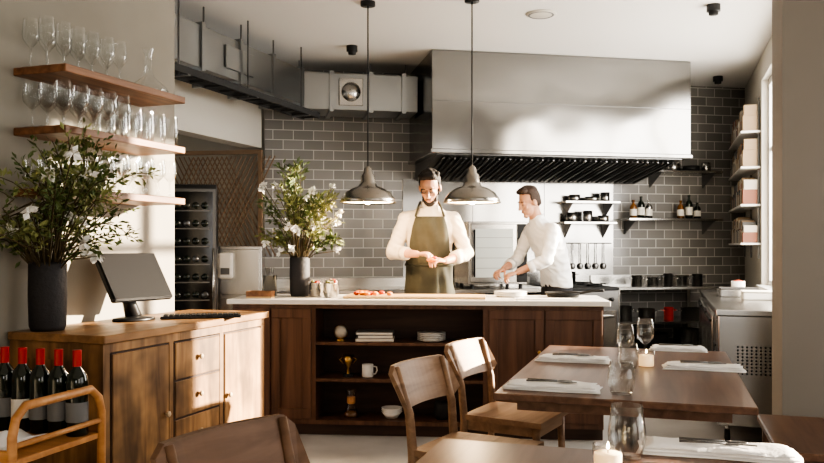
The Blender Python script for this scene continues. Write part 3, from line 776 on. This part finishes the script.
b.box((-.08,-.06,1.14),(.13,.09,.24),'white',.02,seg=2); b.bx(-.12,-.04,-.106,-.1,1.06,1.12,'steeld')
b.tube([(.17,-.04,.55),(.17,-.04,.78)],.008,'steel'); b.bx(.165,.175,-.04,-.015,.56,.57,'steel'); b.bx(.165,.175,-.04,-.015,.76,.77,'steel')
for x in(-.2,.2):
    for y in(.04,.36): b.cyl((x,y,0),.015,.1,'steeld')
b.fin('steel_cabinet',(-1.63,7.38,0),6)

# ------------------------------------------------------------ people
def hand(b,w,d,n,th,curl=(35,45,35),sc=1.0):
    d=d.normalized(); n=(n-n.dot(d)*d).normalized(); s=d.cross(n).normalized()*th
    P=lambda a,c,e: w+(d*a+s*c+n*e)*sc
    mt=Matrix((s,d,n)).transposed()
    b.sph(P(.05,0,0),(.041*sc,.052*sc,.016*sc),'skin',rot=mt,seg=14)
    b.sph(P(.03,.02,.006),(.018*sc,.03*sc,.015*sc),'skin',rot=mt,seg=12)
    for off,l in((.031,.070),(.0105,.080),(-.0105,.074),(-.030,.058)):
        p=P(.083-abs(off)*.25,off,0); ang=0; q0=P(.05,off*.8,0); b.cap(q0,p,.010*sc,.0095*sc,'skin',8)
        for fr,cu,r1,r2 in((.45,curl[0],.0093,.0088),(.3,curl[1],.0088,.0082),(.25,curl[2],.0082,.007)):
            ang+=R(cu); q=p+(d*math.cos(ang)+n*math.sin(ang)+s*off*2.0)*(l*fr*sc)
            b.cap(p,q,r1*sc,r2*sc,'skin',8); p=q
    p=P(.025,.03,.004); q=p+(d*.55+s*.65+n*.45).normalized()*.042*sc; r=q+(d*.75+s*.05+n*.65).normalized()*.03*sc
    b.cap(P(.015,.012,0),p,.014*sc,.013*sc,'skin',8); b.cap(p,q,.0125*sc,.0105*sc,'skin',8); b.cap(q,r,.0105*sc,.0085*sc,'skin',8)

def person(name,loc,rz,torso,sh,el,wr,hd,hn,hc,hpitch,hyaw,cloth,hairm,beard,apron,hs=1.0,sleeve=.45,legs=None):
    E=bpy.data.objects.new(name,None); COL.objects.link(E); E.location=loc; E.rotation_euler=(0,0,R(rz))
    V=Vector
    b=B(); b.loft(torso,cloth,28)
    top=torso[-1]
    for i,s in enumerate((-1,1)):
        S,E1,W1=V(sh[i]),V(el[i]),V(wr[i]); C=E1.lerp(W1,sleeve)
        b.cap(V((top[0]+s*.04,top[1],S.z+.035)),S,.045,.060,cloth,14)
        b.cap(S,S.lerp(E1,.5),.060,.056,cloth,14); b.cap(S.lerp(E1,.5),E1,.056,.051,cloth,14)
        b.cap(E1,C,.051,.047,cloth,14)
    remesh(b,'shirt',cloth,.009,3,E,wrinkle=.010)
    b=B()
    for i in(0,1):
        E1,W1=V(el[i]),V(wr[i]); C=E1.lerp(W1,sleeve); dd=(W1-E1).normalized()
        b.tube([C-dd*.005,C+dd*.045],[.052,.050],cloth,16)
    nk=V((top[0],top[1],top[2]))
    b.lathe([(.062,-.02),(.068,.0),(.062,.035),(.056,.035),(.06,0)],cloth,c=nk,seg=20,rot=(R(12),0,0))
    b.fin('cuffs_and_collar',parent=E)
    b=B(); t0=torso[0]
    b.loft([(t0[0],t0[1],t0[2]-.16,.15,.12),(t0[0],t0[1],t0[2]-.05,.172,.125),(t0[0],t0[1],t0[2]+.06,.16,.115)],'trouser')
    for s in(-1,1):
        h=V((t0[0]+s*.09,t0[1],t0[2]-.08)); k=V((t0[0]+s*.105,t0[1]-.02,.50)); a=V((t0[0]+s*.115,t0[1]+.02,.09))
        b.cap(h,k,.092,.066,'trouser',14); b.cap(k,a,.066,.05,'trouser',14)
    remesh(b,'trousers','trouser',.014,3,E)
    for s in(-1,1):
        b=B(); x=t0[0]+s*.115; y=t0[1]
        b.loft([(x,y-.05,0,.045,.13),(x,y-.05,.02,.048,.135),(x,y-.045,.05,.042,.12),(x,y-.0,.09,.038,.06),(x,y+.02,.11,.04,.045)],'shoe'); b.fin('shoe',parent=E)
    hm=(Euler((0,0,R(hyaw))).to_matrix())@(Euler((R(hpitch),0,0)).to_matrix()); hc=V(hc)
    H=lambda x,y,z: hc+hm@(V((x,y,z))*hs)
    def e(b,x,y,z,rx,ry,rz,m='skin'): b.sph(H(x,y,z),(rx*hs,ry*hs,rz*hs),m,rot=hm,seg=16)
    b=B()
    e(b,0,.015,.03,.074,.093,.095); e(b,0,-.022,-.055,.053,.066,.068); e(b,0,-.03,-.02,.060,.062,.07)
    e(b,0,-.066,-.103,.027,.023,.02); e(b,0,-.070,.030,.046,.014,.010)
    for s in(-1,1):
        e(b,s*.078,.012,-.012,.011,.02,.032); e(b,s*.038,-.064,-.022,.02,.016,.018); e(b,s*.030,-.072,.008,.015,.012,.011)
    b.cap(H(0,-.085,.012),H(0,-.108,-.026),.009*hs,.013*hs,'skin'); 
    for s in(-1,1): e(b,s*.011,-.098,-.030,.009,.01,.008)
    e(b,0,-.083,-.058,.024,.01,.008); e(b,0,-.082,-.068,.021,.01,.007)
    b.cap(V((top[0],top[1]+.01,top[2]-.05)),H(0,.02,-.07),.060,.055,'skin',16)
    remesh(b,'head','skin',.005,1,E,.4)
    b=B()
    for s in(-1,1):
        e(b,s*.030,-.080,.000,.011,.005,.0035,'eye')
        b.tube([H(s*.018,-.084,.002),H(s*.030,-.0865,-.001),H(s*.044,-.079,.003)],.0022*hs,'black',6)
        b.tube([H(s*.016,-.085,.026),H(s*.032,-.084,.031),H(s*.05,-.073,.026)],.0032*hs,hairm,6)
    e(b,0,-.0925,-.063,.019,.003,.005,'lip')
    b.fin('face_details',parent=E)
    b=B()
    e(b,0,.030,.082,.076,.082,.056); e(b,0,.055,.03,.076,.062,.085); e(b,0,.07,-.02,.06,.04,.05)
    for s in(-1,1): e(b,s*.070,.030,.035,.012,.045,.045); e(b,s*.034,-.030,.110,.032,.034,.022)
    e(b,.014,-.034,.122,.046,.034,.022)
    for k in range(26): 
        a=random.uniform(0,6.28); r=random.uniform(0,.07); e(b,math.cos(a)*r,.012+math.sin(a)*r,.132-r*r*6,.016,.020,.015)
    remesh(b,'hair',hairm,.006,1,E,.4,wrinkle=.004)
    if beard:
        b=B(); e(b,0,-.068,-.105,.034,.026,.022)
        for s in(-1,1): e(b,s*.049,-.028,-.076,.012,.040,.028); e(b,s*.064,.0,-.03,.009,.016,.035); e(b,s*.026,-.060,-.094,.020,.024,.020); b.cap(H(s*.003,-.101,-.047),H(s*.026,-.088,-.06),.0045*hs,.004*hs,'hair')
        remesh(b,'beard',hairm,.005,1,E,.4)
    for i in(0,1):
        b=B(); E1,W1=V(el[i]),V(wr[i]); C=E1.lerp(W1,.2)
        b.cap(C,E1.lerp(W1,.55),.040,.036,'skin',14); b.cap(E1.lerp(W1,.55),W1,.036,.026,'skin',14)
        hand(b,W1+V(hd[i]).normalized()*.01,V(hd[i]),V(hn[i]),(-1,1)[i]*-1)
        remesh(b,'forearm_and_hand','skin',.0045,2,E,.35)
    if apron:
        def tor(z):
            for a,c in zip(torso,torso[1:]):
                if a[2]<=z<=c[2]:
                    t=(z-a[2])/(c[2]-a[2]); return [a[k]+(c[k]-a[k])*t for k in range(5)]
            return torso[0] if z<torso[0][2] else torso[-1]
        vs=[];fs=[];nz=40;nt=36
        for i in range(nz+1):
            z=.55+(torso[-2][2]-.06-.55)*i/nz; T=tor(z)
            th=R(115) if z<1.12 else R(115-(z-1.12)/.12*62 if z<1.24 else 53-(z-1.24)*70)
            fl=max(0,(torso[0][2]-z))*.10
            for j in range(nt+1):
                a=-th+2*th*j/nt; fold=noise.noise(Vector((a*3.2+z*2.5,z*5.5,3.0)))
                rr=.024+fl+.014*fold+.006*math.sin(a*9)*max(0,min(1,(1.12-z)*4))
                vs.append((T[0]+(T[3]+rr)*math.sin(a),T[1]-(T[4]+rr)*math.cos(a),z))
        for i in range(nz):
            for j in range(nt): a=i*(nt+1)+j; fs.append((a,a+1,a+nt+2,a+nt+1))
        b=B(); b.poly(vs,fs,'apron',True); o=b.fin('apron',parent=E); md=o.modifiers.new('s','SOLIDIFY'); md.thickness=.004
        b=B(); i=nz*(nt+1)
        for q,s in((0,-1),(nt,1)):
            p=V(vs[i+q]); b.tube([p,V((top[0]+s*.085,top[1]-.060,top[2]-.005)),V((top[0]+s*.072,top[1]+.01,top[2]+.03)),V((top[0]+s*.05,top[1]+.07,top[2]+.01))],.009,'apron',8)
        T=tor(1.12); b.tube([(T[0]+(T[3]+.026)*math.sin(a),T[1]-(T[4]+.026)*math.cos(a),1.13) for a in [R(-120+i*15) for i in range(17)]],.010,'apron',8)
        b.fin('apron_straps',parent=E)
    return E
tor=[(0,.03,.98,.165,.115),(0,.03,1.08,.158,.11),(0,.02,1.18,.160,.115),(0,.0,1.30,.175,.125),(0,-.015,1.42,.185,.125),(0,-.02,1.50,.165,.105),(0,-.02,1.56,.10,.075),(0,-.02,1.585,.062,.06)]
ch=person('chef',(.14,6.42,0),0,tor,[(-.180,-.015,1.48),(.180,-.015,1.48)],[(-.285,-.04,1.225),(.285,-.04,1.215)],[(-.10,-.25,1.215),(.115,-.25,1.165)],
   [(.85,-.45,.05),(-.75,-.5,.1)],[(.25,-.1,-.95),(-.2,.2,-.95)],(0.0,-.10,1.722),33,-12,'shirt','hair',True,True,hs=1.0)
ch.scale=(1.035,1.035,1.035)
b=B(); b.sph((0,0,0),(.04,.028,.02),'food'); b.sph((.02,-.006,.012),(.022,.02,.014),'food2'); o=b.fin('food_in_hand',(.01,-.315,1.175),parent=ch)
tor2=[(0,.03,.96,.165,.115),(0,.02,1.08,.16,.115),(0,-.01,1.18,.165,.12),(0,-.05,1.30,.185,.13),(0,-.10,1.41,.19,.13),(0,-.14,1.48,.165,.105),(0,-.165,1.53,.10,.075),(0,-.175,1.555,.062,.06)]
person('kitchen_assistant',(1.25,7.05,0),-66,tor2,[(-.18,-.13,1.45),(.18,-.13,1.45)],[(-.25,-.22,1.20),(.25,-.24,1.20)],[(-.12,-.44,1.12),(.13,-.45,1.10)],
   [(.3,-.9,-.3),(-.3,-.9,-.3)],[(.2,-.1,-.95),(-.2,-.1,-.95)],(0,-.26,1.70),22,0,'jacket','hair2',False,False)

# ------------------------------------------------------------ lights / world
w=bpy.data.worlds.new('World'); scene.world=w; w.use_nodes=True
bg=w.node_tree.nodes['Background']; bg.inputs['Color'].default_value=(1,.975,.94,1); bg.inputs['Strength'].default_value=1.3
s=bpy.data.lights.new('sun','SUN'); s.energy=28; s.angle=R(.9); s.color=(1,.84,.64)
o=bpy.data.objects.new('sun',s); COL.objects.link(o)
Ld=Vector((.92,.25,.20)).normalized(); o.rotation_euler=Ld.to_track_quat('Z','Y').to_euler()
def area(name,loc,tgt,sx,sy,en,col):
    l=bpy.data.lights.new(name,'AREA'); l.shape='RECTANGLE'; l.size=sx; l.size_y=sy; l.energy=en; l.color=col
    o=bpy.data.objects.new(name,l); COL.objects.link(o); o.location=loc
    o.rotation_euler=(Vector(loc)-Vector(tgt)).to_track_quat('Z','Y').to_euler()
p=Vector(RF(.4,-3.1,1.95)); area('window_daylight',p,p+Vector((-1,.3,-.15)),2.8,1.8,140,(1,.95,.88))
p=Vector(PF(DWX+.4,-3.3,1.8)); area('dining_fill_light',p,p+Vector((-1,.3,-.15)),4.8,1.9,34,(1,.96,.91))  # added fill lamp from the right, outside the unseen dining windows
area('rear_fill_light',(.15,-3.2,1.65),(.15,3,1.2),1.5,1.4,20,(1,.98,.96))  # added fill lamp behind the camera, outside the added rear window

cam=bpy.data.cameras.new('camera'); cam.lens=800/824*36; cam.sensor_width=36; cam.clip_start=.05
cam.shift_y=14.5/824
o=bpy.data.objects.new('camera',cam); COL.objects.link(o); o.location=(0,0,1.32); o.rotation_euler=(R(90),0,0)
scene.camera=o
scene.view_settings.view_transform='AgX'
try: scene.view_settings.look='AgX - High Contrast'
except Exception: pass
scene.view_settings.exposure=.15
